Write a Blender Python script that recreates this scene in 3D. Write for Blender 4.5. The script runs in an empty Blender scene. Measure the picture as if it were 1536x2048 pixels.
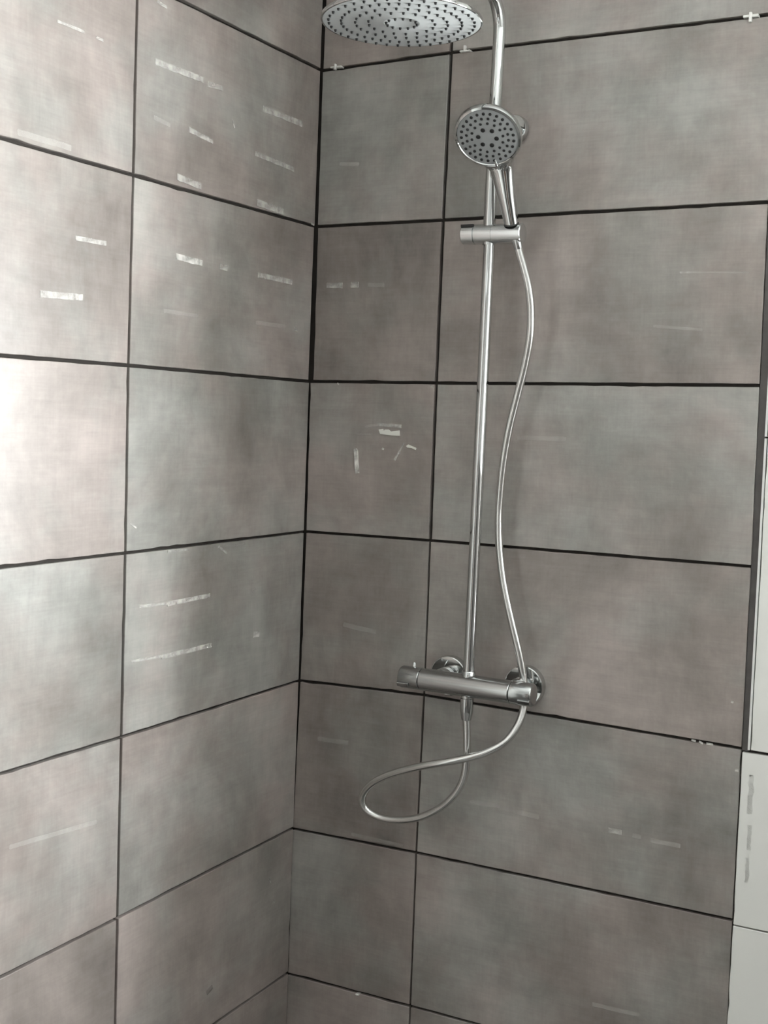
import bpy, bmesh, math, random
from mathutils import Vector as V, Matrix

# ------------------------------------------------------------------ camera
ZO = 2.2                                   # height of the topmost full tile joint above the floor
SC = bpy.context.scene
COL = SC.collection
CAM_POS = V((1.348579758, -2.171328724, -0.687407834 + ZO))
CAM_ROT = Matrix(((0.87889552, -0.06228032, 0.4729311),
                  (0.4758293, 0.04462518, -0.87840485),
                  (0.0336027, 0.99706056, 0.06885567)))
FPX = 2552.175
cam_d = bpy.data.cameras.new('camera')
cam_d.sensor_fit = 'HORIZONTAL'
cam_d.sensor_width = 36.0
cam_d.lens = FPX / 1536 * 36.0
cam_d.clip_start = 0.02
cam = bpy.data.objects.new('camera', cam_d)
COL.objects.link(cam)
cam.matrix_world = Matrix.Translation(CAM_POS) @ CAM_ROT.to_4x4()
SC.camera = cam

# ------------------------------------------------------------------ daylight and exposure
SKY = 9.0
SC.view_settings.view_transform = 'Standard'
SC.view_settings.look = 'None'
SC.view_settings.gamma = 1.0
SC.view_settings.use_curve_mapping = False
SC.view_settings.exposure = 3.28
SC.cycles.use_denoising = True
SC.cycles.max_bounces = 8
SC.cycles.diffuse_bounces = 4
SC.cycles.glossy_bounces = 5
world = bpy.data.worlds.new('overcast_sky')
SC.world = world
world.use_nodes = True
wn = world.node_tree
wn.nodes['Background'].inputs['Color'].default_value = (0.99, 0.99, 0.985, 1)
wn.nodes['Background'].inputs['Strength'].default_value = SKY

# room size (metres): corner of the two tiled walls is x = 0, y = 0
ROOM_X, ROOM_Y, ROOM_H = 2.0, -3.0, 2.52
WIN = (1.04, 1.88, 0.99, 1.96)             # window opening in the back wall: x0, x1, z0, z1


def portal(name, loc, rot, sx, sy):
    d = bpy.data.lights.new(name, 'AREA')
    d.shape = 'RECTANGLE'
    d.size, d.size_y = sx, sy
    d.cycles.is_portal = True
    o = bpy.data.objects.new(name, d)
    COL.objects.link(o)
    o.location = loc
    o.rotation_euler = rot


portal('window_daylight', ((WIN[0] + WIN[1]) / 2, 0.27, (WIN[2] + WIN[3]) / 2), (-math.pi / 2, 0, 0),
       WIN[1] - WIN[0], WIN[3] - WIN[2])


# ------------------------------------------------------------------ pixel -> place helpers (1536 x 2048 frame)
def ray(px, py):
    return (CAM_ROT @ V(((px - 768) / FPX, (1024 - py) / FPX, -1.0))).normalized()


def onY(px, py, y=0.0):
    d = ray(px, py)
    return CAM_POS + d * ((y - CAM_POS.y) / d.y)


# frames of the two tiled walls: local X along the wall away from the corner, local Z up
AL, BE = 0.013134804, 0.007267918
LO = V((BE * 0.9, 0, ZO))
LU = V((math.sin(AL), -math.cos(AL), 0)).normalized()
LV = V((BE, 0, 1)).normalized()
LN = LV.cross(LU).normalized()             # points into the room
LV = LU.cross(LN).normalized()
ML = Matrix(((LU.x, LN.x, LV.x, LO.x), (LU.y, LN.y, LV.y, LO.y), (LU.z, LN.z, LV.z, LO.z), (0, 0, 0, 1)))
MB = Matrix.Translation(V((0, 0, ZO)))     # back wall: local Y points out of the room


def pB(px, py):
    p = onY(px, py)
    return (p.x, p.z - ZO)


def pL(px, py):
    d = ray(px, py)
    t = (LO - CAM_POS).dot(LN) / d.dot(LN)
    q = CAM_POS + d * t - LO
    return (q.dot(LU), q.dot(LV))


# ------------------------------------------------------------------ materials
def new_mat(name):
    m = bpy.data.materials.new(name)
    m.use_nodes = True
    return m, m.node_tree.nodes, m.node_tree.links, m.node_tree.nodes['Principled BSDF']


def plain(name, col, rough=0.5, metal=0.0, spec=None, noise=0.0, nscale=8.0):
    m, n, l, b = new_mat(name)
    b.inputs['Base Color'].default_value = (*col, 1)
    b.inputs['Roughness'].default_value = rough
    b.inputs['Metallic'].default_value = metal
    if spec is not None:
        b.inputs['Specular IOR Level'].default_value = spec
    if noise:
        tc = n.new('ShaderNodeTexCoord')
        t = n.new('ShaderNodeTexNoise')
        t.inputs['Scale'].default_value = nscale
        t.inputs['Detail'].default_value = 6
        l.new(tc.outputs['Object'], t.inputs['Vector'])
        mx = n.new('ShaderNodeMix')
        mx.data_type = 'RGBA'
        mx.inputs['A'].default_value = (*[c * (1 - noise) for c in col], 1)
        mx.inputs['B'].default_value = (*[min(1, c * (1 + noise)) for c in col], 1)
        l.new(t.outputs['Fac'], mx.inputs['Factor'])
        l.new(mx.outputs['Result'], b.inputs['Base Color'])
    return m


def concrete_tile():
    m, n, l, b = new_mat('concrete_look_tile')
    tc = n.new('ShaderNodeTexCoord')
    oi = n.new('ShaderNodeObjectInfo')
    mul = n.new('ShaderNodeMath'); mul.operation = 'MULTIPLY'; mul.inputs[1].default_value = 41.0
    l.new(oi.outputs['Random'], mul.inputs[0])
    add = n.new('ShaderNodeVectorMath'); add.operation = 'ADD'
    l.new(tc.outputs['Object'], add.inputs[0])
    l.new(mul.outputs[0], add.inputs[1])

    def noise(scale, stretch, detail, rough, dist=0.0):
        mp = n.new('ShaderNodeMapping')
        mp.inputs['Scale'].default_value = stretch
        l.new(add.outputs[0], mp.inputs['Vector'])
        t = n.new('ShaderNodeTexNoise')
        t.inputs['Scale'].default_value = scale
        t.inputs['Detail'].default_value = detail
        t.inputs['Roughness'].default_value = rough
        t.inputs['Distortion'].default_value = dist
        l.new(mp.outputs[0], t.inputs['Vector'])
        return t.outputs['Fac']

    def rng(x, a, b_, c, d):
        r = n.new('ShaderNodeMapRange')
        r.inputs['From Min'].default_value = a
        r.inputs['From Max'].default_value = b_
        r.inputs['To Min'].default_value = c
        r.inputs['To Max'].default_value = d
        l.new(x, r.inputs['Value'])
        return r.outputs[0]

    def mulv(x, y):
        q = n.new('ShaderNodeMath'); q.operation = 'MULTIPLY'
        l.new(x, q.inputs[0]); l.new(y, q.inputs[1])
        return q.outputs[0]
    tone = rng(noise(4.2, (1, 1, 1.25), 5, 0.6, 0.15), 0.38, 0.62, 0, 1)
    mx = n.new('ShaderNodeMix'); mx.data_type = 'RGBA'
    mx.inputs['A'].default_value = (0.325, 0.283, 0.264, 1)      # warm taupe clouds
    mx.inputs['B'].default_value = (0.338, 0.331, 0.310, 1)      # cool grey clouds
    bias = n.new('ShaderNodeMath'); bias.operation = 'MULTIPLY'; bias.inputs[1].default_value = 7.31   # each tile leans warm or cool
    l.new(oi.outputs['Random'], bias.inputs[0])
    frac = n.new('ShaderNodeMath'); frac.operation = 'FRACT'
    l.new(bias.outputs[0], frac.inputs[0])
    sm_ = n.new('ShaderNodeMath'); sm_.operation = 'ADD'; sm_.use_clamp = True
    l.new(tone, sm_.inputs[0]); l.new(rng(frac.outputs[0], 0, 1, -0.65, 0.25), sm_.inputs[1])
    l.new(sm_.outputs[0], mx.inputs['Factor'])
    cloud = rng(noise(3.2, (1.2, 1, 0.9), 8, 0.66, 0.2), 0.3, 0.7, 0.57, 1.38)
    warp = rng(noise(1.0, (240, 1, 16), 3, 0.6), 0.3, 0.7, 0.97, 1.03)
    weft = rng(noise(1.0, (16, 1, 260), 3, 0.6), 0.3, 0.7, 0.962, 1.038)
    smear = rng(noise(1.0, (9, 1, 42), 5, 0.65, 0.3), 0.35, 0.75, 0.96, 1.10)
    k = mulv(mulv(cloud, smear), mulv(warp, weft))
    vm = n.new('ShaderNodeVectorMath'); vm.operation = 'SCALE'
    l.new(mx.outputs['Result'], vm.inputs[0])
    l.new(k, vm.inputs['Scale'])
    l.new(vm.outputs[0], b.inputs['Base Color'])
    b.inputs['Roughness'].default_value = 0.30
    b.inputs['Specular IOR Level'].default_value = 0.5
    bp = n.new('ShaderNodeBump'); bp.inputs['Strength'].default_value = 0.06; bp.inputs['Distance'].default_value = 0.002
    l.new(k, bp.inputs['Height'])
    l.new(bp.outputs[0], b.inputs['Normal'])
    return m


def residue(name, alpha, col=(0.93, 0.91, 0.87)):
    m, n, l, b = new_mat(name)
    b.inputs['Base Color'].default_value = (*col, 1)
    b.inputs['Roughness'].default_value = 0.6
    tc = n.new('ShaderNodeTexCoord')
    t = n.new('ShaderNodeTexNoise')
    t.inputs['Scale'].default_value = 60
    t.inputs['Detail'].default_value = 4
    l.new(tc.outputs['Object'], t.inputs['Vector'])
    r = n.new('ShaderNodeMapRange')
    r.inputs['From Min'].default_value = 0.34
    r.inputs['From Max'].default_value = 0.62
    r.inputs['To Min'].default_value = alpha * 0.4
    r.inputs['To Max'].default_value = alpha
    l.new(t.outputs['Fac'], r.inputs['Value'])
    l.new(r.outputs[0], b.inputs['Alpha'])
    return m


M = {
    'tile': concrete_tile(),
    'bed': plain('dark_tile_adhesive', (0.040, 0.034, 0.030), 0.95, noise=0.35, nscale=60),
    'bed_grey': plain('grey_tile_adhesive', (0.13, 0.12, 0.118), 0.95, noise=0.3, nscale=50),
    'white_tile': plain('white_glazed_tile', (0.86, 0.86, 0.83), 0.25, noise=0.03, nscale=9),
    'paint': plain('grey_wall_paint', (0.40, 0.395, 0.385), 0.85),
    'added_wainscot': plain('added_dark_wall_tile', (0.085, 0.08, 0.075), 0.45, noise=0.15, nscale=4),
    'door': plain('dark_brown_wood', (0.07, 0.045, 0.03), 0.5),
    'ceiling': plain('white_ceiling_paint', (0.82, 0.82, 0.80), 0.9),
    'floor': plain('dark_grey_floor_tile', (0.11, 0.105, 0.10), 0.5, noise=0.15, nscale=5),
    'pvc': plain('white_pvc', (0.80, 0.80, 0.79), 0.35),
    'chrome': plain('polished_chrome', (0.60, 0.61, 0.61), 0.05, 1.0),
    'satin': plain('satin_chrome', (0.45, 0.46, 0.46), 0.17, 1.0),
    'slider': plain('light_satin_chrome', (0.74, 0.76, 0.77), 0.2, 1.0),
    'hose': plain('silver_hose_sleeve', (0.74, 0.74, 0.73), 0.2, 1.0),
    'face': plain('light_grey_spray_plate', (0.38, 0.395, 0.395), 0.55),
    'face2': plain('grey_spray_plate', (0.34, 0.355, 0.36), 0.5),
    'rubber': plain('black_rubber', (0.012, 0.012, 0.013), 0.55),
    'dark': plain('recess_shade', (0.015, 0.015, 0.016), 0.5),  # near-black painted in for the shade inside openings
    'spacer': plain('white_spacer_plastic', (0.82, 0.81, 0.78), 0.4),
    'paper': plain('white_paper_scrap', (0.80, 0.79, 0.74), 0.8),
    'faint': residue('faint_glue_film', 0.20),
    'medium': residue('glue_film', 0.46),
    'strong': residue('thick_glue_film', 0.75),
    'smudge': residue('grey_smudge', 0.38, (0.22, 0.215, 0.2)),
}


def glass_mat():
    m, n, l, b = new_mat('window_glass')
    n.remove(b)
    tr = n.new('ShaderNodeBsdfTransparent'); tr.inputs['Color'].default_value = (0.95, 0.97, 0.97, 1)
    gl = n.new('ShaderNodeBsdfGlossy'); gl.inputs['Roughness'].default_value = 0.02
    mx = n.new('ShaderNodeMixShader'); mx.inputs[0].default_value = 0.06
    l.new(tr.outputs[0], mx.inputs[1]); l.new(gl.outputs[0], mx.inputs[2])
    l.new(mx.outputs[0], n['Material Output'].inputs['Surface'])
    return m


M['glass'] = glass_mat()


# ------------------------------------------------------------------ object helpers
def tag(o, label=None, cat=None, group=None, kind=None):
    if label: o['label'] = label
    if cat: o['category'] = cat
    if group: o['group'] = group
    if kind: o['kind'] = kind
    return o


def mesh_obj(name, data, mat, parent=None, loc=None, smooth=False, rot=None):
    """data: (verts, faces) in the parent's local frame (world frame if no parent), or an existing mesh."""
    if isinstance(data, bpy.types.Mesh):
        me = data
    else:
        me = bpy.data.meshes.new(name)
        me.from_pydata([tuple(v) for v in data[0]], [], data[1])
        bm = bmesh.new(); bm.from_mesh(me)
        bmesh.ops.recalc_face_normals(bm, faces=bm.faces)
        bm.to_mesh(me); bm.free()
        if smooth:
            me.shade_smooth()
            if smooth is not True:
                me.set_sharp_from_angle(angle=math.radians(smooth))
        me.materials.append(M[mat])
    o = bpy.data.objects.new(name, me)
    COL.objects.link(o)
    if parent:
        o.parent = parent
    if loc is not None:
        o.location = loc
    if rot is not None:
        o.rotation_mode = 'QUATERNION'
        o.rotation_quaternion = rot
    return o


def empty(name, loc):
    o = bpy.data.objects.new(name, None)
    o.empty_display_size = 0.05
    COL.objects.link(o)
    o.location = loc
    return o


def world_part(name, data, mat, root, chain=(), smooth=40, parent=None):
    """part given in world coordinates, hung under a translated empty (and maybe a part of it)."""
    off = V(root.location)
    vs = [V(v) - off for v in data[0]]
    return mesh_obj(name, (vs, data[1]), mat, parent or root, smooth=smooth)


def merge(*datas):
    vs, fs = [], []
    for v, f in datas:
        k = len(vs)
        vs += [V(q) for q in v]
        fs += [tuple(i + k for i in ff) for ff in f]
    return vs, fs


def box(x0, x1, y0, y1, z0, z1):
    vs = [V((x, y, z)) for x in (x0, x1) for y in (y0, y1) for z in (z0, z1)]
    return vs, [(0, 1, 3, 2), (4, 6, 7, 5), (0, 4, 5, 1), (2, 3, 7, 6), (0, 2, 6, 4), (1, 5, 7, 3)]


def basis(axis):
    a = V(axis).normalized()
    h = V((0, 0, 1)) if abs(a.z) < 0.9 else V((1, 0, 0))
    u = h.cross(a).normalized()
    return u, a.cross(u).normalized(), a


def lathe(profile, origin, axis, seg=48):
    """profile: list of (radius, height along axis); radius 0 closes with a point."""
    u, w, a = basis(axis)
    o = V(origin)
    vs, fs, rings = [], [], []
    for r, h in profile:
        if r < 1e-7:
            rings.append([len(vs)]); vs.append(o + a * h)
        else:
            k = len(vs)
            for i in range(seg):
                t = 2 * math.pi * i / seg
                vs.append(o + a * h + u * (r * math.cos(t)) + w * (r * math.sin(t)))
            rings.append(list(range(k, k + seg)))
    for A, B in zip(rings, rings[1:]):
        for i in range(seg):
            j = (i + 1) % seg
            if len(A) == 1 and len(B) == 1: continue
            if len(A) == 1: fs.append((A[0], B[i], B[j]))
            elif len(B) == 1: fs.append((A[i], A[j], B[0]))
            else: fs.append((A[i], A[j], B[j], B[i]))
    return vs, fs


def catmull(pts, n=8):
    P = [V(p) for p in pts]
    P = [P[0] * 2 - P[1]] + P + [P[-1] * 2 - P[-2]]
    out = []
    for i in range(1, len(P) - 2):
        a, b, c, d = P[i - 1:i + 3]
        for k in range(n):
            t = k / n
            out.append(0.5 * ((2 * b) + (c - a) * t + (2 * a - 5 * b + 4 * c - d) * t * t + (3 * b - a - 3 * c + d) * t ** 3))
    out.append(P[-2])
    return out


def tube(path, rad, seg=20, cap=True):
    n = len(path)
    rads = rad if isinstance(rad, (list, tuple)) else [rad] * n
    tang = [(path[min(i + 1, n - 1)] - path[max(i - 1, 0)]).normalized() for i in range(n)]
    u, _, _ = basis(tang[0])
    vs, fs = [], []
    for i in range(n):
        t = tang[i]
        u = (u - t * u.dot(t)).normalized()
        w = t.cross(u)
        for k in range(seg):
            a = 2 * math.pi * k / seg
            vs.append(path[i] + (u * math.cos(a) + w * math.sin(a)) * rads[i])
    for i in range(n - 1):
        for k in range(seg):
            j = (k + 1) % seg
            fs.append((i * seg + k, i * seg + j, (i + 1) * seg + j, (i + 1) * seg + k))
    if cap:
        fs.append(tuple(range(seg)))
        fs.append(tuple((n - 1) * seg + k for k in range(seg)))
    return vs, fs


# ------------------------------------------------------------------ tiles
rnd = random.Random(11)


def tile_mesh(corners, side, thick=0.009, step=0.022, wob=0.00035, chip=0.06):
    """corners (u, v) counter-clockwise; the face lies in local y = 0 and the body reaches into the wall
    (side = +1: wall lies at +y, side = -1: at -y). Edges are slightly uneven and here and there chipped."""
    pts = []
    for a, b in zip(corners, corners[1:] + corners[:1]):
        a, b = V((a[0], a[1])), V((b[0], b[1]))
        d = b - a
        L = d.length
        nrm = V((-d.y, d.x)) / max(L, 1e-6)        # inward for a counter-clockwise outline
        m = max(2, int(L / step))
        for i in range(m):
            p = a + d * (i / m)
            if i:
                off = rnd.uniform(-wob, wob)
                if rnd.random() < chip: off += rnd.uniform(0.0004, 0.0016)
                p = p + nrm * off
            pts.append(p)
    n = len(pts)
    c = sum(pts, V((0, 0))) / n
    vs, fs = [], []
    for inset, dep in ((0.0007, 0.0), (0.0, 0.0007), (0.0, thick)):
        for p in pts:
            q = p + (c - p).normalized() * inset * 1.3
            vs.append((q.x, dep * side, q.y))
    fs.append(tuple(range(n)))
    for r in range(2):
        for i in range(n):
            j = (i + 1) % n
            fs.append((r * n + i, r * n + j, (r + 1) * n + j, (r + 1) * n + i))
    return vs, fs


def add_tile(wall, corners, side, mat='tile', name='tile', tilt=0.0, lift=0.0, **kw):
    cu = sum(c[0] for c in corners) / 4
    cv = sum(c[1] for c in corners) / 4
    loc = [(c[0] - cu, c[1] - cv) for c in corners]
    o = mesh_obj(name, tile_mesh(loc, side, **kw), mat, wall, loc=(cu, -lift * side, cv))
    if tilt:
        o.rotation_euler = (rnd.uniform(-tilt, tilt), 0, rnd.uniform(-tilt, tilt))
    return o


# measured joint crossings (pixels), rows counted downwards
CORN = {0: (644, 141), 1: (632, 453), 2: (619, 763), 3: (611, 1063), 4: (599, 1361), 5: (584, 1657), 6: (574, 1947)}
LJ = {1: (267, 350), 2: (257, 731), 3: (251, 1106), 4: (243, 1474), 5: (235, 1836)}
LE = {1: (0, 275), 2: (0, 711), 3: (0, 1135), 4: (0, 1548), 5: (0, 1955)}
RJ = {0: (902, 105), 1: (886, 440), 2: (872, 766), 3: (860, 1081), 4: (848, 1390), 5: (832, 1705), 6: (820, 2012)}
EJ = {0: (1554, 27), 1: (1535, 404), 2: (1518, 771), 3: (1501, 1133), 4: (1482, 1497), 5: (1464, 1840)}
H = 0.303


def fill(d):
    """rows -1 .. 8 from the measured ones; others continue at the nominal pitch"""
    ks = sorted(d)
    out = dict(d)
    a, b = ks[0], ks[-1]
    su = (d[b][0] - d[a][0]) / (b - a)
    for k in range(a - 1, -2, -1): out[k] = (d[a][0] - su * (a - k), d[a][1] + H * (a - k))
    for k in range(b + 1, 9): out[k] = (d[b][0] + su * (k - b), d[b][1] - H * (k - b))
    out[-1] = (out[-1][0], ROOM_H - ZO)
    out[8] = (out[8][0], -ZO)
    return out


cB = fill({k: pB(*p) for k, p in CORN.items()})
rB = fill({k: pB(*p) for k, p in RJ.items()})
eB = fill({k: pB(*p) for k, p in EJ.items()})
cL = fill({k: (0.0, pL(*p)[1]) for k, p in CORN.items()})
lL0 = {k: pL(*p) for k, p in LJ.items()}
# joint 0 on the left wall runs through the corner crossing and the pixel (360, 0)
qa, qb = pL(*CORN[0]), pL(360, 0)
sl = (qb[1] - qa[1]) / (qb[0] - qa[0])
lL0[0] = (pL(274, 30)[0], qa[1] + sl * (pL(274, 30)[0] - qa[0]))
lL = fill(lL0)


def extend(k, U):
    """left wall joint k continued along its own slope to distance U from the corner"""
    if k in LE:
        q = pL(*LE[k]); s = (q[1] - lL[k][1]) / (q[0] - lL[k][0])
    else:
        s = 0.0
    return (U, lL[k][1] + s * (min(U, 1.2) - lL[k][0]))


# ---- back wall
wx0, wx1, wz0, wz1 = WIN
DB = 0.0085
WT = 0.26                                  # wall thickness at the window
bx = [box(-0.25, wx0, DB, WT, -ZO, ROOM_H - ZO), box(wx1, ROOM_X + 0.25, DB, WT, -ZO, ROOM_H - ZO),
      box(wx0, wx1, DB, WT, -ZO, wz0 - ZO), box(wx0, wx1, DB, WT, wz1 - ZO, ROOM_H - ZO)]
wall_back = mesh_obj('wall_back', merge(*bx), 'bed')
wall_back.matrix_world = MB
tag(wall_back, 'back shower wall of grey concrete-look tiles with open dark joints', kind='structure')
# ---- left wall
LEN = 3.0
wall_left = mesh_obj('wall_left', box(-0.02, LEN, -0.2, -DB, -ZO, ROOM_H - ZO), 'bed')
wall_left.matrix_world = ML
tag(wall_left, 'left shower wall of grey concrete-look tiles with open dark joints', kind='structure')

for k in range(-1, 8):
    gt = 0.0032 if k <= 1 else 0.0028           # half joint above this row
    gb = 0.0030 if k <= 1 else 0.0026
    gv = 0.0034 if k <= 2 else 0.0020
    top = 0 if k < 0 else gt
    bot = 0 if k == 7 else gb
    # back wall, cut tile in the corner
    c0, c1 = {1: (0.0050, 0.0085), 0: (0.002, 0.004), -1: (0.004, 0.003)}.get(k, (0.0020, 0.0020))
    add_tile(wall_back, [(cB[k + 1][0] + c1, cB[k + 1][1] + bot), (rB[k + 1][0] - gv, rB[k + 1][1] + bot),
                         (rB[k][0] - gv, rB[k][1] - top), (cB[k][0] + c0, cB[k][1] - top)], 1, tilt=0.0006)
    # back wall, full tile
    add_tile(wall_back, [(rB[k + 1][0] + gv, rB[k + 1][1] + bot), (eB[k + 1][0], eB[k + 1][1] + bot),
                         (eB[k][0], eB[k][1] - top), (rB[k][0] + gv, rB[k][1] - top)], 1, tilt=0.0006)
    # left wall
    c0, c1 = {1: (0.004, 0.005)}.get(k, (0.002, 0.002))
    gl = 0.0030
    add_tile(wall_left, [(c1, cL[k + 1][1] + bot), (lL[k + 1][0] - gl, lL[k + 1][1] + bot),
                         (lL[k][0] - gl, lL[k][1] - top), (c0, cL[k][1] - top)], -1, tilt=0.0006)
    U0a, U0b = lL[k + 1], lL[k]
    for U in (1.162, 1.765, 2.368, 2.97):
        Ua, Ub = extend(k + 1, U), extend(k, U)
        add_tile(wall_left, [(U0a[0] + gl, U0a[1] + bot), (Ua[0] - gl, Ua[1] + bot),
                             (Ub[0] - gl, Ub[1] - top), (U0b[0] + gl, U0b[1] - top)], -1, 'tile' if U < 1.2 else 'white_tile', tilt=0.0008)  # unseen outer columns made white to bounce light onto the back wall
        U0a, U0b = Ua, Ub

# strip of bare adhesive beside the last grey tiles, above the sill line
e2 = lambda k, du: (eB[k][0] + du, eB[k][1])
SILL = eB[4][1]
stx = [(eB[-1][0] + 0.0005, ROOM_H - ZO), (eB[4][0] + 0.0005, SILL)]


def strip(pts, y0, y1):
    (a, za), (b, zb), (c, zc), (d, zd) = pts
    vs = [V((a, y, za)) for y in (y0, y1)] + [V((b, y, zb)) for y in (y0, y1)] + \
         [V((c, y, zc)) for y in (y0, y1)] + [V((d, y, zd)) for y in (y0, y1)]
    return vs, [(0, 2, 4, 6), (1, 7, 5, 3), (0, 1, 3, 2), (2, 3, 5, 4), (4, 5, 7, 6), (6, 7, 1, 0)]


def wx(py):                                   # left edge of the white trim, back wall u, from pixels
    return pB(1497 + (1500 - py) * 33 / 630, py)[0]


tu, tz = pB(1496, 1499)                       # lower end of the trim
uz = pB(1530, 875)                            # a white joint higher up
sl2 = (uz[0] - tu) / (uz[1] - tz)
edge = lambda z: tu + sl2 * (z - tz)
ZT = ROOM_H - ZO
mesh_obj('adhesive_strip', strip([(eB[4][0] + 0.001, SILL - 0.004), (edge(SILL) - 0.0003, SILL - 0.004),
                                  (edge(ZT) - 0.0003, ZT), (eB[-1][0] + 0.001, ZT)], 0.005, 0.009),
         'bed_grey', wall_back)
# pvc edge trim and upright white tiles beside the window
zc0, zc1 = tz, uz[1]
for z0, z1 in ((zc0, zc1 - 0.0015), (zc1 + 0.0015, ZT)):
    mesh_obj('edge_trim', strip([(edge(z0), z0), (edge(z0) + 0.0035, z0), (edge(z1) + 0.0035, z1), (edge(z1), z1)], -0.003, 0.009),
             'pvc', wall_back)
    add_tile(wall_back, [(edge(z0) + 0.0052, z0), (wx0 - 0.001, z0), (wx0 - 0.001, min(z1, wz1 - ZO - 0.001) if z1 > wz1 - ZO else z1),
                         (edge(z1) + 0.0052, min(z1, wz1 - ZO - 0.001) if z1 > wz1 - ZO else z1)], 1, 'white_tile', lift=0.002, wob=0.0006, chip=0.25)
add_tile(wall_back, [(edge(ZT) + 0.0052, wz1 - ZO + 0.002), (wx1, wz1 - ZO + 0.002), (wx1, ZT), (edge(ZT) + 0.0052, ZT)], 1, 'white_tile', lift=0.002)
for z0, z1 in ((SILL, SILL + 0.6), (SILL + 0.602, ZT)):
    add_tile(wall_back, [(wx1 + 0.001, z0), (ROOM_X - 0.01, z0), (ROOM_X - 0.01, z1), (wx1 + 0.001, z1)], 1, 'white_tile', lift=0.002)
# white tiles below the sill, row heights as the grey ones
wl = {4: pB(1485, 1503), 5: pB(1466.5, 1850), 6: pB(1446, 2185)}
wl = {**wl, 7: (wl[6][0] - 0.001, wl[6][1] - H), 8: (wl[6][0] - 0.002, -ZO)}
for k in (4, 5, 6, 7):
    a, b = wl[k + 1], wl[k]
    for x0, x1 in ((0, 1.49), (1.49, ROOM_X - 0.01)):
        ga = 0.0012
        xa0 = a[0] if x0 == 0 else x0 + ga
        xb0 = b[0] if x0 == 0 else x0 + ga
        add_tile(wall_back, [(xa0, a[1] + 0.0015), (x1 - ga, a[1] + 0.0015), (x1 - ga, b[1] - 0.0015), (xb0, b[1] - 0.0015)], 1, 'white_tile', lift=0.001)

# ---- rest of the room
tag(mesh_obj('floor', box(-0.25, ROOM_X + 0.25, ROOM_Y - 0.2, 0.2, -0.1, 0), 'floor'), kind='structure')
tag(mesh_obj('ceiling', box(-0.25, ROOM_X + 0.25, ROOM_Y - 0.2, 0.2, ROOM_H, ROOM_H + 0.1), 'ceiling'), kind='structure')
WAIN = 1.35                                # top of dark tiling added to both unseen walls, darkening bounce and reflections
wr = tag(mesh_obj('wall_right', box(ROOM_X, ROOM_X + 0.2, ROOM_Y, 0, 0, ROOM_H), 'paint'), kind='structure')
mesh_obj('added_wainscot', box(ROOM_X - 0.009, ROOM_X, ROOM_Y, -0.001, 0, WAIN), 'added_wainscot', wr)
wf = tag(mesh_obj('wall_front', box(0, ROOM_X, ROOM_Y - 0.2, ROOM_Y, 0, ROOM_H), 'paint'), kind='structure')
mesh_obj('added_wainscot', merge(box(0.0, 0.55, ROOM_Y, ROOM_Y + 0.009, 0, WAIN), box(1.53, ROOM_X - 0.01, ROOM_Y, ROOM_Y + 0.009, 0, WAIN)), 'added_wainscot', wf)
door = empty('added_door_1', (1.04, ROOM_Y, 0))  # unseen door, added so the chrome has dark areas to reflect
tag(door, 'dark brown panelled door in a white frame, added behind the viewer for dark reflections', kind='structure')
dy = ROOM_Y
world_part('door_frame', merge(box(0.55, 0.63, dy, dy + 0.03, 0, 2.12), box(1.45, 1.53, dy, dy + 0.03, 0, 2.12), box(0.63, 1.45, dy, dy + 0.03, 2.04, 2.12)), 'pvc', door, smooth=False)
dl = world_part('door_leaf', box(0.63, 1.45, dy + 0.001, dy + 0.02, 0.005, 2.04), 'door', door, smooth=False)
for za, zb_ in ((0.15, 0.9), (1.05, 1.9)):
    world_part('door_panel', box(0.75, 1.33, dy + 0.02, dy + 0.027, za, zb_), 'door', door, parent=dl, smooth=False)
world_part('door_handle', tube([V((0.70, dy + 0.02, 1.02)), V((0.70, dy + 0.06, 1.02)), V((0.72, dy + 0.065, 1.02)), V((0.82, dy + 0.065, 1.02))], 0.009, 12), 'satin', door, parent=dl)

# ---- window in the back wall
win = empty('window_1', ((wx0 + wx1) / 2, 0.2, wz0))
tag(win, 'white framed bathroom window in the back wall beside the shower', kind='structure')
fw = 0.055
fr = merge(box(wx0, wx0 + fw, 0.17, 0.23, wz0, wz1), box(wx1 - fw, wx1, 0.17, 0.23, wz0, wz1),
           box(wx0 + fw, wx1 - fw, 0.17, 0.23, wz0, wz0 + fw), box(wx0 + fw, wx1 - fw, 0.17, 0.23, wz1 - fw, wz1))
world_part('window_frame', fr, 'pvc', win, smooth=False)
world_part('window_pane', box(wx0 + fw, wx1 - fw, 0.198, 0.202, wz0 + fw, wz1 - fw), 'glass', win, smooth=False)
world_part('window_sill', box(wx0, wx1, -0.015, 0.17, wz0 - 0.001, wz0 + 0.012), 'pvc', win, smooth=False)


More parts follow.
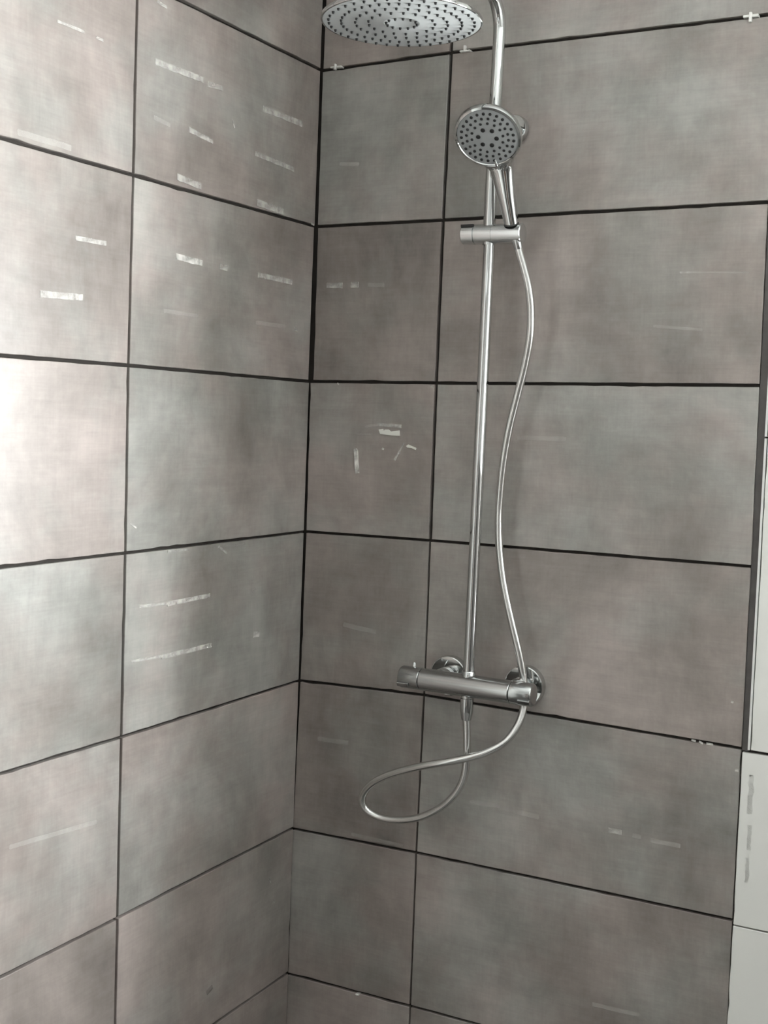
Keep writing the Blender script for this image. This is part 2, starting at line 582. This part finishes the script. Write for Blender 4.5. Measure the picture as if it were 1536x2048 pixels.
# ------------------------------------------------------------------ glue residue, scraps and stains on the tiles
def mark(wall, p0, p1, th, mat, name='glue_residue', ragged=0.12):
    """thin film on the tile face along the pixel segment p0-p1, th pixels high"""
    f, side = (pB, 1) if wall is wall_back else (pL, -1)
    a, b = V(f(*p0)), V(f(*p1))
    c = V(f((p0[0] + p1[0]) / 2, (p0[1] + p1[1]) / 2 + th))
    d = b - a
    L = d.length
    d = d / L
    nrm = V((-d.y, d.x))
    h = abs((c - (a + b) / 2).dot(nrm)) / 2
    n = max(2, int(L / 0.008))
    up, lo = [], []
    for i in range(n + 1):
        q = a + d * (L * i / n)
        up.append(q + nrm * h * (1 + rnd.uniform(-ragged, ragged)))
        lo.append(q - nrm * h * (1 + rnd.uniform(-ragged, ragged)))
    out = up + lo[::-1]
    m = len(out)
    ctr = (a + b) / 2
    vs = [((q - ctr).x, -0.0009 * side, (q - ctr).y) for q in out] + [((q - ctr).x, 0.0 * side, (q - ctr).y) for q in out]
    fs = [tuple(range(m))] + [(i, (i + 1) % m, m + (i + 1) % m, m + i) for i in range(m)]
    return mesh_obj(name, (vs, fs), mat, wall, loc=(ctr.x, 0, ctr.y))


W, N_, S_ = 'strong', 'medium', 'faint'
for p0, p1, th, mt in [
    ((310, 123), (406, 160), 12, N_), ((416, 168), (445, 177), 10, N_), ((526, 217), (604, 248), 12, N_),
    ((378, 259), (425, 283), 10, N_), ((307, 234), (340, 251), 9, S_), ((511, 307), (587, 339), 9, N_),
    ((354, 354), (402, 373), 13, N_), ((514, 405), (567, 424), 13, N_), ((352, 513), (404, 526), 12, W),
    ((439, 532), (454, 537), 12, N_), ((516, 550), (584, 564), 10, N_), ((150, 476), (212, 487), 9, N_),
    ((80, 588), (165, 595), 13, N_), ((114, 42), (168, 64), 6, N_), ((192, 75), (206, 81), 6, N_),
    ((34, 264), (142, 296), 13, S_), ((464, 238), (469, 256), 5, W), ((327, 621), (395, 632), 8, S_),
    ((511, 645), (571, 653), 8, S_), ((588, 657), (594, 659), 7, N_), ((314, 3), (333, 15), 6, N_),
    ((279, 1213), (340, 1206), 5, N_), ((334, 1208), (419, 1191), 9, N_), ((262, 1323), (325, 1312), 5, N_),
    ((322, 1314), (423, 1290), 9, N_), ((507, 1269), (518, 1268), 11, W), ((335, 1103), (378, 1099), 4, N_),
    ((437, 1093), (453, 1106), 5, N_), ((470, 1091), (488, 1086), 5, S_), ((503, 1182), (510, 1176), 6, S_),
    ((18, 1694), (193, 1643), 9, S_), ((538, 1755), (541, 1765), 5, N_), ((547, 1798), (548, 1806), 5, N_),
    ((260, 1047), (272, 1056), 4, W), ((622, 447), (628, 450), 4, W)]:
    mark(wall_left, p0, p1, th, mt)
mark(wall_left, (413, 1986), (424, 1973), 9, 'smudge', 'grey_smudge')
for p0, p1, th, mt in [
    ((654, 571), (685, 571), 11, N_), ((702, 570), (717, 570), 11, N_), ((736, 570), (769, 570), 9, S_),
    ((730, 854), (760, 848), 5, S_), ((757, 849), (803, 853), 7, N_), ((714, 868), (742, 869), 4, S_),
    ((675, 766), (678, 769), 4, W), ((860, 771), (867, 774), 5, N_), ((764, 897), (768, 898), 4, W),
    ((808, 886), (800, 902), 6, N_), ((800, 903), (789, 920), 7, N_),
    ((687, 1249), (753, 1264), 9, S_), ((636, 1477), (697, 1486), 9, S_), ((703, 1668), (806, 1692), 7, S_),
    ((1009, 1617), (1078, 1634), 10, S_), ((940, 1603), (1000, 1612), 9, S_), ((1217, 1660), (1243, 1665), 10, N_),
    ((1265, 1670), (1282, 1674), 9, S_), ((1301, 1680), (1361, 1692), 9, S_), ((1185, 2008), (1280, 2030), 8, S_),
    ((1360, 545), (1499, 545), 4, S_), ((1307, 652), (1405, 660), 6, S_), ((1035, 875), (1133, 878), 9, S_),
    ((680, 328), (718, 328), 8, S_), ((1383, 1480), (1392, 1482), 4, W), ((1398, 1483), (1406, 1487), 4, W), ((1413, 1487), (1426, 1489), 4, W), ((1470, 1540), (1477, 1541), 5, W), ((1462, 1403), (1467, 1405), 4, W)]:
    mark(wall_back, p0, p1, th, mt)
for p0, p1, th in [((1503, 1550), (1500, 1628), 12), ((1499, 1650), (1497, 1700), 9), ((1496, 1715), (1493, 1765), 9)]:
    f0, f1 = pB(*p0), pB(*p1)
    cx, cz = (f0[0] + f1[0]) / 2, (f0[1] + f1[1]) / 2
    w = th / 1100 / 2
    n = 9
    L_ = [(f0[0] + (f1[0] - f0[0]) * i / n - w * rnd.uniform(.5, 1.2) - cx, f0[1] + (f1[1] - f0[1]) * i / n - cz) for i in range(n + 1)]
    R_ = [(f0[0] + (f1[0] - f0[0]) * i / n + w * rnd.uniform(.5, 1.2) - cx, f0[1] + (f1[1] - f0[1]) * i / n - cz) for i in range(n + 1)]
    out = L_ + R_[::-1]
    m_ = len(out)
    mesh_obj('grey_smudge', ([(x, -0.0006, z) for x, z in out] + [(x, 0.0, z) for x, z in out],
             [tuple(range(m_))] + [(i, (i + 1) % m_, m_ + (i + 1) % m_, m_ + i) for i in range(m_)]), 'smudge', wall_back, loc=(cx, -0.0004, cz))


# loose bits stuck on the tile: paper scraps and a caulk strip
def scrap(px, name, label, cat, mat, dep=0.0016, gap=0.0002):
    pts = [onY(*p) for p in px]
    c = sum(pts, V((0, 0, 0))) / len(pts)
    m_ = len(pts)
    vs = [V((p.x - c.x, -dep - gap, p.z - c.z)) for p in pts] + [V((p.x - c.x, -gap * 0, p.z - c.z)) for p in pts]
    fs = [tuple(range(m_)), tuple(range(2 * m_ - 1, m_ - 1, -1))] + [(i, (i + 1) % m_, m_ + (i + 1) % m_, m_ + i) for i in range(m_)]
    o = mesh_obj(name, (vs, fs), mat, loc=(c.x, 0, c.z))
    return tag(o, label, cat)


scrap([(758, 859), (766, 858), (768, 862), (771, 859), (778, 859), (782, 863), (799, 861), (800, 872), (785, 871), (761, 868)],
      'paper_scrap', 'torn white paper scrap stuck to the cut tile left of the riser', 'paper scrap', 'paper')
scrap([(813, 892), (817, 889), (833, 896), (832, 900), (824, 896), (815, 895)],
      'paper_scrap', 'thin curled white sliver right of the torn paper scrap', 'paper scrap', 'paper')
scrap([(709, 899), (713, 897), (716, 901), (718, 940), (719, 946), (712, 947), (711, 935)],
      'caulk_strip', 'short upright smear of grey caulk left below the torn paper scrap', 'caulk', 'strong', 0.003)


# tile spacers left in the top joint
def spacer(px, py, la, lb, up, dn, label, ang=0.0, th=0.0034):
    c = onY(px, py)
    t = th / 2
    a = box(-la, lb, -0.0052, 0.008, -t, t)
    b_ = box(-t * 1.1, t * 1.1, -0.006, 0.001, -dn, up)
    root = empty('tile_spacer', (c.x, 0, c.z))
    root.rotation_euler = (0, ang, 0)
    for nm, d in (('spacer_arm', a), ('spacer_arm', b_)):
        o = mesh_obj(nm, d, 'spacer', root)
        bv = o.modifiers.new('round', 'BEVEL'); bv.width = 0.0009; bv.segments = 2
    return tag(root, label, 'tile spacer', 'white tile spacers in the top joint')


spacer(672, 135, 0.010, 0.014, 0.006, 0.005, 'white plastic cross spacer in the top joint right beside the corner')
spacer(931, 103, 0.010, 0.011, 0.010, 0.002, 'white plastic cross spacer in the top joint just left of the riser pipe')
spacer(1502, 33, 0.012, 0.013, 0.006, 0.010, 'white plastic cross spacer in the top joint far to the right of the riser', th=0.0042)
spacer(716, 1988, 0.004, 0.004, 0.0015, 0.0015, 'tiny white spacer stub in the lowest visible joint near the corner', th=0.0022)

# ------------------------------------------------------------------ shower column
YR = -0.075
rT, rM, rBt = onY(996, 130, YR), onY(978, 470, YR), onY(937, 1352, YR)
vz = onY(803, 1352, YR).z * 0.5 + onY(1068, 1391, YR).z * 0.5
vL, vR = onY(803, 1352, YR), onY(1068, 1391, YR)
col = empty('shower_column', (rBt.x, 0, vz))
tag(col, 'chrome rain shower column with round overhead rose, riser pipe and bar mixer', 'shower')

# bar mixer
VA = (vR - vL).normalized()
x0, x1 = 0.0, (vR - vL).length
kn = 0.043
VRAD = 0.0208
body = lathe([(0, kn), (VRAD - 0.0012, kn), (VRAD, kn + 0.0012), (VRAD, x1 - kn - 0.0012), (VRAD - 0.0012, x1 - kn), (0, x1 - kn)], vL, VA, 64)
vb = world_part('mixer_body', body, 'satin', col)
cvx = rBt - V((0, 0, 0))
world_part('outlet_collar', lathe([(0.0125, 0.012), (0.0125, 0.0262), (0.0115, 0.0275), (0.0105, 0.0275)], V((rBt.x, YR, vz)), (0, 0, 1)), 'chrome', col, parent=vb)
fz = lambda x: 0
# knobs with a stepped grip cut
for nm, o_, ax, lab in (('temperature_knob', vL, VA, None), ('flow_knob', vR, -VA, None)):
    k_ = world_part(nm, lathe([(0, 0.0), (0.0165, 0.0), (VRAD - 0.0015, 0.0012), (VRAD, 0.004), (VRAD, kn - 0.002), (VRAD - 0.0012, kn - 0.0008), (0, kn - 0.0008)], o_, ax, 64), 'satin', col)
    # raised grip fin along the front of the knob
    u_ = V((0, -math.cos(0.55), -math.sin(0.55)))
    w_ = VA.cross(u_).normalized()
    s = 1 if ax == VA else -1

    def P(h, side_, rr):
        return o_ + ax * h + u_ * rr + w_ * side_
    hs = (0.0005, 0.024)
    vs = [P(h, sd, rr) for h in hs for sd in (-0.0045, 0.0045) for rr in (0.018, 0.0232)]
    f_ = [(0, 1, 3, 2), (4, 6, 7, 5), (0, 4, 5, 1), (2, 3, 7, 6), (0, 2, 6, 4), (1, 5, 7, 3)]
    fin = world_part('grip_fin', (vs, f_), 'satin', col, parent=k_, smooth=False)
    bv = fin.modifiers.new('round', 'BEVEL'); bv.width = 0.001; bv.segments = 2
    # stop button on top
    hb = 0.024 if nm == 'temperature_knob' else 0.012
    bo = o_ + ax * hb + V((0, 0.004, 0))
    if nm == 'temperature_knob':
        world_part('stop_button', lathe([(0.0034, 0.015), (0.0034, 0.0275), (0.0026, 0.0285), (0, 0.0288)], bo, (0, 0, 1), 20), 'chrome', col, parent=k_)
# wall unions
for px, py in ((898, 1352), (1048, 1372)):
    e = onY(px, py, -0.012)
    es = world_part('wall_flange', lathe([(0.0375, -0.001), (0.0375, 0.0145), (0.0369, 0.0160), (0.0355, 0.0168), (0.0165, 0.0172), (0.0145, 0.0172)], V((e.x, 0, vz)), (0, -1, 0), 56), 'chrome', col, smooth=20)
    world_part('union_nut', lathe([(0.0145, 0.006), (0.0145, 0.018), (0.0165, 0.0185), (0.0165, 0.022), (0.0185, 0.0225), (0.0185, 0.044), (0.0165, 0.047), (0.0150, 0.047), (0.0150, 0.0625)], V((e.x, 0, vz)), (0, -1, 0), 6 * 6), 'chrome', col, parent=es)
# hose outlet below the mixer
hb = onY(933, 1440, YR)
world_part('hose_nut', lathe([(0.0085, 0.0), (0.0092, 0.0005), (0.0118, 0.014), (0.0122, 0.016), (0.0122, 0.040), (0.011, 0.041), (0.011, 0.050)], V((rBt.x - 0.001, YR, hb.z)), (0, 0, 1), 40), 'chrome', col)

# riser pipe and arm
HC = V((0.397, -0.400, -0.0716 + ZO))          # centre of the rose's spray face
up = (rT - rBt).normalized()
zb = 0.004 + ZO
top = rBt + up * ((zb - rBt.z) / up.z)
lower = [rBt + up * (0.002 + t) for t in (0.0, 0.2, 0.4, (rM - rBt).length)]
world_part('lower_riser', tube(lower, 0.0103, 36), 'chrome', col)
R_ = 0.062
hd = (V((HC.x, HC.y, 0)) - V((top.x, top.y, 0)))
armlen = hd.length
hd = hd.normalized()
path = [rM - up * 0.018, rM + up * 0.1, rM + up * 0.2]
for i in range(0, 13):
    a = math.pi / 2 * i / 12
    path.append(top + hd * (R_ * (1 - math.cos(a))) + V((0, 0, 1)) * (R_ * math.sin(a)))
R2 = 0.04
pz = top.z + R_
for i in range(0, 9):
    a = math.pi / 2 * i / 8
    path.append(V((top.x, top.y, pz)) + hd * (armlen - R2 + R2 * math.sin(a)) - V((0, 0, R2 * (1 - math.cos(a)))))
path.append(V((HC.x, HC.y, HC.z + 0.048)))
world_part('upper_riser', tube(path, 0.0110, 36), 'chrome', col)
# wall bracket behind the hand shower
bc = onY(1030, 259, -0.006)
bz = bc.z
br = V((bc.x, 0, bz))
rp = rBt + up * ((bz - rBt.z) / up.z)
wb = world_part('wall_bracket', lathe([(0.0255, -0.001), (0.0255, 0.010), (0.0245, 0.012), (0.0115, 0.012), (0.010, 0.014), (0.010, 0.062)], br, (rp - br), 44), 'chrome', col)
world_part('pipe_clamp', lathe([(0.0112, -0.014), (0.0145, -0.013), (0.0145, 0.013), (0.0112, 0.014)], rp, up, 36), 'chrome', col, parent=wb)

# overhead rose
RH = 0.125
rose = world_part('shower_rose', lathe([(RH - 0.003, 0.0002), (RH - 0.0008, 0.0006), (RH, 0.002), (RH - 0.0006, 0.0058), (RH - 0.006, 0.008), (0.06, 0.011), (0.024, 0.015), (0.019, 0.019), (0.019, 0.036), (0.0155, 0.04), (0.0155, 0.052), (0.012, 0.054)], HC, (0, 0, 1), 96), 'chrome', col)
world_part('spray_plate', lathe([(0, 0), (0.0265, 0.0), (0.0272, -0.0005), (0.0285, -0.0005), (0.0292, 0.0), (RH - 0.0045, 0.0), (RH - 0.003, 0.0006), (RH - 0.003, 0.003), (0, 0.003)], HC, (0, 0, 1), 96), 'face', col, parent=rose)
noz = None
for rr, cnt, ph in ((0.19, 12, 0.1), (0.41, 17, 0.2), (0.57, 26, 0.05), (0.745, 39, 0.0), (0.90, 39, 0.08)):
    for i in range(cnt):
        a = 2 * math.pi * (i + ph) / cnt
        off = V((math.cos(a), math.sin(a), 0)) * (rr * RH)
        lc = HC + off - V(col.location)
        if noz is None:
            o = mesh_obj('nozzle', lathe([(0.0024, 0.0005), (0.0022, -0.0012), (0.0016, -0.0032), (0, -0.0035)], (0, 0, 0), (0, 0, 1), 10), 'rubber', rose, smooth=50)
            noz = o.data
        else:
            o = mesh_obj('nozzle', noz, None, rose)
        o.location = lc

# slider with hand shower cradle
sL, sR = onY(927, 470, YR), onY(1046, 467, YR)
SA = (sR - sL).normalized()
SLn = (sR - sL).length
SRD = 0.0178
gr = 0.0007


def groove(h):
    return [(SRD, h - 0.0008), (SRD - gr, h - 0.0004), (SRD - gr, h + 0.0004), (SRD, h + 0.0008)]


prof = [(0, 0.0245), (SRD - 0.001, 0.0245), (SRD, 0.0255)] + groove(0.060) + [(SRD, SLn - 0.0016), (SRD - 0.0016, SLn), (0, SLn)]
sl_ = world_part('hand_shower_slider', lathe(prof, sL, SA, 56), 'slider', col)
kb = world_part('slider_knob', lathe([(0, 0), (SRD - 0.0015, 0), (SRD, 0.0015), (SRD, 0.0235), (SRD - 0.001, 0.0242), (0, 0.0242)], sL, SA, 56), 'slider', col, parent=sl_)
nx = sL + SA * 0.0125 + V((0, -0.0112, 0.0142))
world_part('knob_notch_shade', merge(box(nx.x - 0.0118, nx.x + 0.0118, nx.y - 0.0035, nx.y + 0.0035, nx.z - 0.0022, nx.z + 0.0022)), 'dark', col, parent=sl_, smooth=False)  # solid dark block painting the shade of the knob's slot

# ------------------------------------------------------------------ hand shower
h0 = sR - SA * 0.019 + V((0, -0.002, 0.006))     # where the handle sits in the cradle
hc = onY(975, 275, -0.172)                      # centre of the spray face
b_ = -ray(975, 275)
cu = CAM_ROT @ V((0, 1, 0))
r_ = cu.cross(b_).normalized()
u_ = b_.cross(r_).normalized()
FN = (r_ * -0.193 + u_ * -0.534 + b_ * 0.823).normalized()
hs = empty('hand_shower', h0)
tag(hs, 'chrome hand shower with round grey spray face resting in the riser slider', 'hand shower')
world_part('cradle_hole_shade', lathe([(0.0, 0.0), (0.0135, 0.0), (0.0135, 0.0008), (0, 0.0008)], h0 + V((0, -0.0065, SRD - 0.0085)), (0, -0.5, 0.87), 32), 'dark', col, parent=sl_)  # solid dark disc drawn for the shade inside the cradle opening
RF = 0.0522
head = world_part('head_shell', lathe([(RF, 0.0), (RF + 0.0012, 0.0014), (RF + 0.0048, 0.0002), (RF + 0.0066, -0.0045), (RF + 0.0058, -0.010), (RF - 0.001, -0.0155), (RF - 0.016, -0.023), (0.018, -0.028), (0, -0.029)], hc, FN, 72), 'chrome', hs)
world_part('spray_plate', lathe([(0, 0.0012), (RF - 0.006, 0.0008), (RF, -0.0004), (RF, -0.004), (0, -0.004)], hc, FN, 72), 'face2', hs, parent=head)
# handle: oval sections swept from the cradle into the back of the head
hx = None
hdir = (hc - h0).normalized()
xd = hdir.cross(FN).normalized()
dn = (xd.cross(FN)).normalized()
if dn.z > 0: dn = -dn
neck = hc + dn * (RF - 0.008) - FN * 0.011
mid = hc + dn * (RF + 0.020) - FN * 0.014
secs = []
bot = h0 - (mid - h0).normalized() * 0.012
ctrl = [bot, h0 + (mid - h0) * 0.15, h0 + (mid - h0) * 0.55, mid, hc + dn * (RF + 0.004) - FN * 0.0125, neck, hc + dn * (RF - 0.022) - FN * 0.012]
aw = [0.0105, 0.0130, 0.0155, 0.0210, 0.0280, 0.0340, 0.036]
bw = [0.0095, 0.0112, 0.0122, 0.0125, 0.0110, 0.0090, 0.0070]
sm = catmull(ctrl, 5)
n = len(sm)


def lerp(arr, t):
    i = min(int(t), len(arr) - 2)
    return arr[i] + (arr[i + 1] - arr[i]) * (t - i)


vs, fs, SG = [], [], 28
for i, p in enumerate(sm):
    t = i / 5
    tg = (sm[min(i + 1, n - 1)] - sm[max(i - 1, 0)]).normalized()
    xx = (xd - tg * xd.dot(tg)).normalized()
    yy = tg.cross(xx)
    for k in range(SG):
        a = 2 * math.pi * k / SG
        ca, sa = math.cos(a), math.sin(a)
        ca = math.copysign(abs(ca) ** 0.85, ca); sa = math.copysign(abs(sa) ** 0.85, sa)
        vs.append(p + xx * (lerp(aw, t) * ca) + yy * (lerp(bw, t) * sa))
for i in range(n - 1):
    for k in range(SG):
        j = (k + 1) % SG
        fs.append((i * SG + k, i * SG + j, (i + 1) * SG + j, (i + 1) * SG + k))
fs += [tuple(range(SG)), tuple((n - 1) * SG + k for k in range(SG))]
world_part('handle', (vs, fs), 'chrome', hs, smooth=60)
# spray selector lever at the lower rim
lv0 = hc + dn * (RF - 0.009) + FN * 0.0012
lv = tube([lv0, lv0 + dn * 0.007 + FN * 0.0012, lv0 + dn * 0.016 + FN * 0.0002, lv0 + dn * 0.021 - FN * 0.003], [0.0014, 0.0026, 0.0030, 0.0018], 12)
world_part('selector_lever', lv, 'chrome', hs, parent=head)
q = V((0, 0, 1)).rotation_difference(FN)
nz = {}
for rr, cnt, ph, big in ((0.30, 6, 0.3, 2.6), (0.52, 14, 0.2, 1.6), (0.69, 20, 0.1, 1.6), (0.86, 25, 0.4, 1.7)):
    for i in range(cnt):
        a = 2 * math.pi * (i + ph) / cnt
        c_ = hc + (xd * math.cos(a) + dn * math.sin(a)) * (rr * RF) + FN * 0.0004 - V(hs.location)
        if big not in nz:
            o = mesh_obj('nozzle', lathe([(0.00165 * big, 0.0), (0.0015 * big, 0.0012), (0.0010 * big, 0.0018), (0, 0.0019)], (0, 0, 0), (0, 0, 1), 10), 'rubber', head, smooth=50)
            nz[big] = o.data
        else:
            o = mesh_obj('nozzle', nz[big], None, head)
        o.location = c_
        o.rotation_mode = 'QUATERNION'
        o.rotation_quaternion = q

# ------------------------------------------------------------------ hose
hp = [(1035, 486, -.078), (1039, 505, -.076), (1049, 540, -.071), (1058, 580, -.066), (1062, 625, -.06), (1060, 675, -.056),
      (1050, 730, -.052), (1035, 790, -.049), (1018, 860, -.046), (1006, 930, -.043), (999, 1000, -.04), (997, 1050, -.04),
      (999, 1100, -.04), (1006, 1160, -.04), (1018, 1220, -.04), (1032, 1280, -.038), (1041, 1320, -.036), (1047, 1360, -.034),
      (1049, 1395, -.034), (1045, 1425, -.040), (1033, 1455, -.052), (1010, 1484, -.068), (972, 1505, -.085), (930, 1517, -.098),
      (880, 1526, -.105), (830, 1535, -.103), (780, 1549, -.096), (746, 1566, -.088), (728, 1586, -.080), (725, 1606, -.074),
      (737, 1623, -.070), (764, 1636, -.067), (800, 1640, -.066), (842, 1634, -.067), (880, 1616, -.069), (908, 1591, -.071),
      (926, 1560, -.073), (933, 1522, -.075), (934, 1480, -.075), (933, 1437, -.075)]
pts = [onY(*p) for p in hp]
hose = empty('shower_hose', pts[0])
tag(hose, 'silver flexible hose running from the hand shower down into a loop under the mixer', 'hose')
world_part('hose_sleeve', tube(catmull(pts, 6), 0.0071, 24), 'hose', hose, smooth=60)
hn = (pts[1] - pts[0]).normalized()
world_part('conical_nut', lathe([(0.0068, 0.012), (0.0078, 0.010), (0.0092, -0.006), (0.0092, -0.012)], pts[0], hn, 32), 'chrome', hose)
